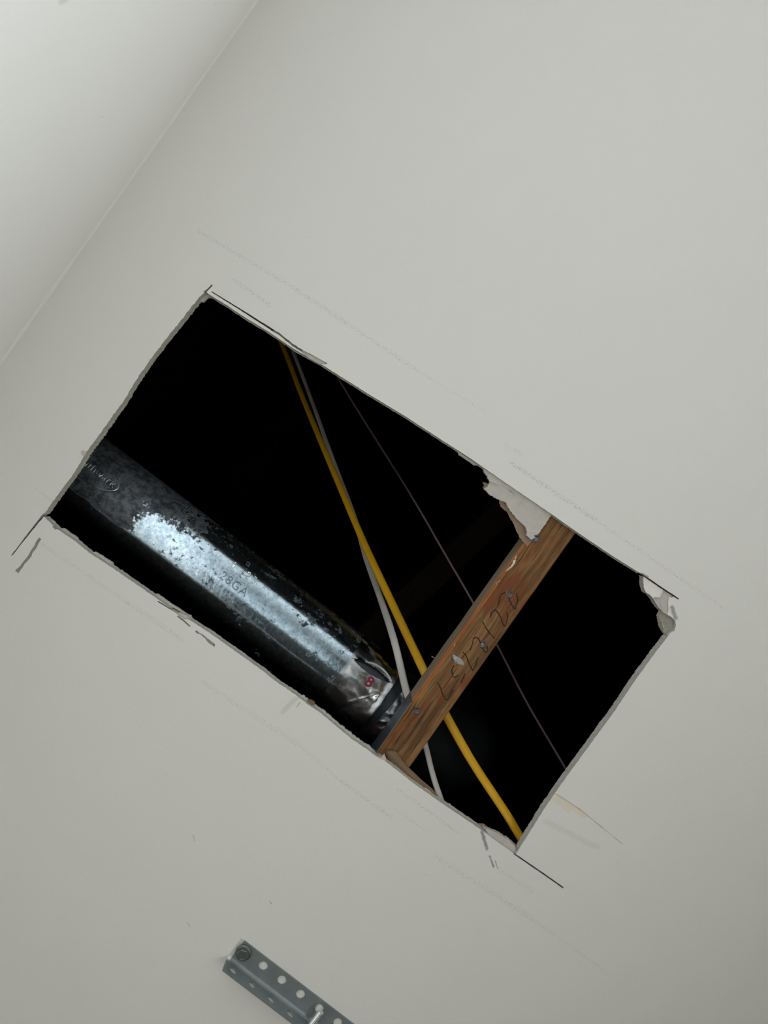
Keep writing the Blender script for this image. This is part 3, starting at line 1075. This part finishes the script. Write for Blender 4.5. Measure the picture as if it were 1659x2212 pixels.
M_YEL = plain('yellow_sheath', (.66, .36, .012), .45, spec=.4, var=.10, scale=60)
t = NT('white_sheath')
dirt = t.ramp(t.noise(28, 4, .65, stretch=(1, 1, .6)), .52, .66, 0, .45)
M_WHT = t.base(t.mix(dirt, (.56, .535, .515), (.36, .25, .20)), .5, 0, .35)
M_WIRE = plain('thin_wire', (.30, .20, .21), .6, var=.15)
cable('electrical_cable', [(520, 560, .50, 55), (605, 736, .42, 55), (654, 860, .36, 50), (755, 1100, .235, 35), (798, 1199, .187, 25), (843, 1295, .141, 15), (880, 1374, .101, 8), (916, 1450, .066, 4), (940, 1501, .0575, 4), (965, 1548, .0555, 10), (997, 1606, .051, 18),
                           (1031, 1663, .046, 25), (1095, 1760, .034, 30), (1119, 1800, .030, 30), (1190, 1910, .0185, 10), (1300, 2060, .0180, 0)], .0098, .0056, M_YEL,
      'yellow electrical cable passing over the wooden strip, lower end at the opening corner', 'cable')
cable('electrical_cable', [(560, 590, .56, 60), (630, 753, .48, 60), (671, 860, .44, 55), (716, 985, .37, 45), (766, 1120, .275, 30), (792, 1208, .220, 15), (822, 1293, .160, 5), (852, 1386, .085, 0), (879, 1498, .0562, 0),
                           (902, 1560, .0552, 30), (919, 1611, .0530, 50), (931, 1659, .042, 55), (941, 1694, .031, 55), (955, 1735, .022, 55), (985, 1830, .0185, 20), (1010, 1900, .018, 0)], .0081, .0048, M_WHT,
      'dirty white electrical cable beside the yellow one, crossing the foil taped duct', 'cable')
cable('hanging_wire', [(640, 640, .52, 0), (729, 814, .46, 0), (881.6, 1060, .38, 0), (959, 1193, .34, 0), (1021.6, 1301, .31, 0), (1075.7, 1397, .29, 0), (1139.5, 1520, .27, 0), (1222, 1661, .25, 0), (1330, 1850, .22, 0)], .0030, .0030, M_WIRE,
      'thin dark mauve wire stretched far above the wooden strip', 'wire')

# rafter, barely lit, high above the opening
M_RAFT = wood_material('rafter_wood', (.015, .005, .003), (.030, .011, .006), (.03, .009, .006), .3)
ra, rb = P(1250, 955, .62), P(760, 1410, .62)
ax = (rb - ra).normalized()
sd = ax.cross(Vector((0, 0, 1))).normalized()
bm = bmesh.new()
w = 27 * (CAM_D + .62) / FPX
vs = []
for q in (ra - ax * .3, rb + ax * .3):
    for sx_, zz in ((-w, 0), (w, 0), (w, .14), (-w, .14)):
        vs.append(bm.verts.new(q + sd * sx_ + Vector((0, 0, zz)) - ra))
for f in ((0, 1, 2, 3), (7, 6, 5, 4), (0, 4, 5, 1), (1, 5, 6, 2), (2, 6, 7, 3), (3, 7, 4, 0)):
    bm.faces.new([vs[i] for i in f])
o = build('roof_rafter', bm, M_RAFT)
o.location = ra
tag(o, 'dim reddish brown timber high in the dark behind the wooden strip', 'rafter')

# ------------------------------------------------------------------ perforated angle bracket under the ceiling
brk_p = P(525, 2025, -.0022)
dirp = (P(769, 2211, -.0022) - brk_p)
BRZ = math.atan2(dirp.y, dirp.x)
brk = empty('angle_bracket', P(489, 2070, 0), BRZ)
tag(brk, 'grey perforated steel angle bolted to the ceiling below the opening', 'bracket')
MBI = (Matrix.Translation(brk.location) @ Matrix.Rotation(BRZ, 4, 'Z')).inverted()
T = .0020
BW, BH, BL = .0262, .0215, .60
t = NT('angle_steel')
cl = t.noise(70, 4, .6)
col = t.mix(cl, (.185, .215, .23), (.30, .335, .355))
bx, by, bz = t.sep()
M_ANGLE = t.base(t.mix(t.math('MULTIPLY', t.ramp(bx, .0026, .0036, .9, 0), t.ramp(bz, -.005, -.0035, 0, 1)), col, (.78, .78, .77)), .45, .45, .4)


def bl(px, py, dz):
    return MBI @ P(px, py, dz)


def plate(bm, outline, holes, fn):
    """Flat plate with round holes, mapped to 3-D by fn(u, v, w) with w = 0 or 1 for its two faces."""
    verts, edges = [], []
    def add(poly):
        k = len(verts)
        verts.extend(Vector(p) for p in poly)
        edges.extend((k + i, k + (i + 1) % len(poly)) for i in range(len(poly)))
    add(outline)
    hs = [[(x + r * math.cos(2 * math.pi * i / 28), y + r * math.sin(2 * math.pi * i / 28)) for i in range(28)] for x, y, r in holes]
    for h in hs: add(h)
    vs, es, fs, _, _, _ = delaunay_2d_cdt(verts, edges, [], 1, 1e-7)
    lo = [bm.verts.new(fn(v.x, v.y, 0)) for v in vs]
    hi = [bm.verts.new(fn(v.x, v.y, 1)) for v in vs]
    cnt = {}
    for f in fs:
        c = sum((vs[i] for i in f), Vector((0, 0))) / 3
        if any((c.x - x) ** 2 + (c.y - y) ** 2 < (r * .97) ** 2 for x, y, r in holes): continue
        bm.faces.new([lo[i] for i in f]); bm.faces.new([hi[i] for i in reversed(f)])
        for i in range(3):
            e = (f[i], f[(i + 1) % 3]); k = (min(e), max(e)); cnt[k] = cnt.get(k, 0) + 1
    for (a, b), c in cnt.items():
        if c == 1: bm.faces.new((lo[a], lo[b], hi[b], hi[a]))


rb_ = .0058                                        # bend radius
h_first = bl(568.5, 2087, -.002)
pitch = (bl(690, 2178, -.002).x - h_first.x) / 3
vfirst = bl(502, 2098.6, -.012)
vp = (bl(624.7, 2192.7, -.012).x - vfirst.x) / 3
nh = int((BL - h_first.x) / pitch)
bm = bmesh.new()
# local frame: x along the angle, -y across the flat flange (towards the opening), z up
plate(bm, [(0, -BW), (BL, -BW), (BL, -rb_), (0, -rb_)], [(h_first.x + pitch * i, h_first.y, .0048) for i in range(nh)], lambda u, v, w: (u, v, -w * T))
plate(bm, [(0, -BH), (BL, -BH), (BL, -rb_), (0, -rb_)], [(vfirst.x + vp * i, -.0125, .0040) for i in range(nh)], lambda u, v, w: (u, -w * T, v))
arc_o = [(-rb_ + rb_ * math.sin(th), -rb_ + rb_ * math.cos(th)) for th in [math.pi / 2 * i / 6 for i in range(7)]]
arc_i = [(-rb_ + (rb_ - T) * math.sin(th), -rb_ + (rb_ - T) * math.cos(th)) for th in [math.pi / 2 * i / 6 for i in range(7)]]
for arc in (arc_o, arc_i):
    pv = None
    for y, z in arc:
        cur = (bm.verts.new((0, y, z)), bm.verts.new((BL, y, z)))
        if pv: bm.faces.new((pv[0], pv[1], cur[1], cur[0]))
        pv = cur
pv = None
for (y, z), (y2, z2) in zip(arc_o, arc_i):
    cur = (bm.verts.new((0, y, z)), bm.verts.new((0, y2, z2)))
    if pv: bm.faces.new((pv[0], pv[1], cur[1], cur[0]))
    pv = cur
o = build('steel_angle', bm, M_ANGLE, brk)
for p in o.data.polygons:
    p.use_smooth = abs(p.normal.y) > .02 and abs(p.normal.z) > .02

M_BOLT = plain('bolt_steel', (.17, .19, .195), .45, metal=.8, var=.25, scale=300)
bp = bl(526, 2057.5, -.003)
bolt = empty('lag_bolt', bp)
bolt.parent = brk
bm = bmesh.new()
Mz = Matrix.Rotation(math.pi, 4, 'X')
lathe(bm, [(0, 0), (.0082, -.0006), (.0082, .0010), (.0072, .0019), (.0062, .0022), (0, .0022)], 32, Mz)
build('washer', bm, M_BOLT, bolt)
bm = bmesh.new()
lathe(bm, [(0, .0020), (.0064, .0020), (.0064, .0058), (.0058, .0066), (.0042, .0066), (.0038, .0062), (0, .0062)], 6, Mz @ Matrix.Rotation(.35, 4, 'Z'))
build('hex_head', bm, M_BOLT, bolt)
# machine bolt through the hanging flange, its threaded end towards the opening
tip = bl(693, 2186, -.0125)
bm = bmesh.new()
Mb = Matrix.Translation((tip.x, 0, -.0125)) @ Matrix.Rotation(math.pi / 2, 4, 'X')
prof = [(0, -.004), (.0030, -.004), (.0030, -.001)]
L_ = max(.012, -tip.y)
z = .0
while z < L_:
    prof += [(.0026, z), (.0031, z + .0005)]
    z += .0010
prof += [(.0024, L_ + .0004), (0, L_ + .0005)]
lathe(bm, prof, 20, Mb)
o = build('threaded_bolt', bm, M_BRIGHT, brk)
bm = bmesh.new()
lathe(bm, [(0, -.005), (.0062, -.005), (.0062, -.0003), (0, -.0003)], 6, Mb)
build('bolt_head', bm, M_BOLT, o)
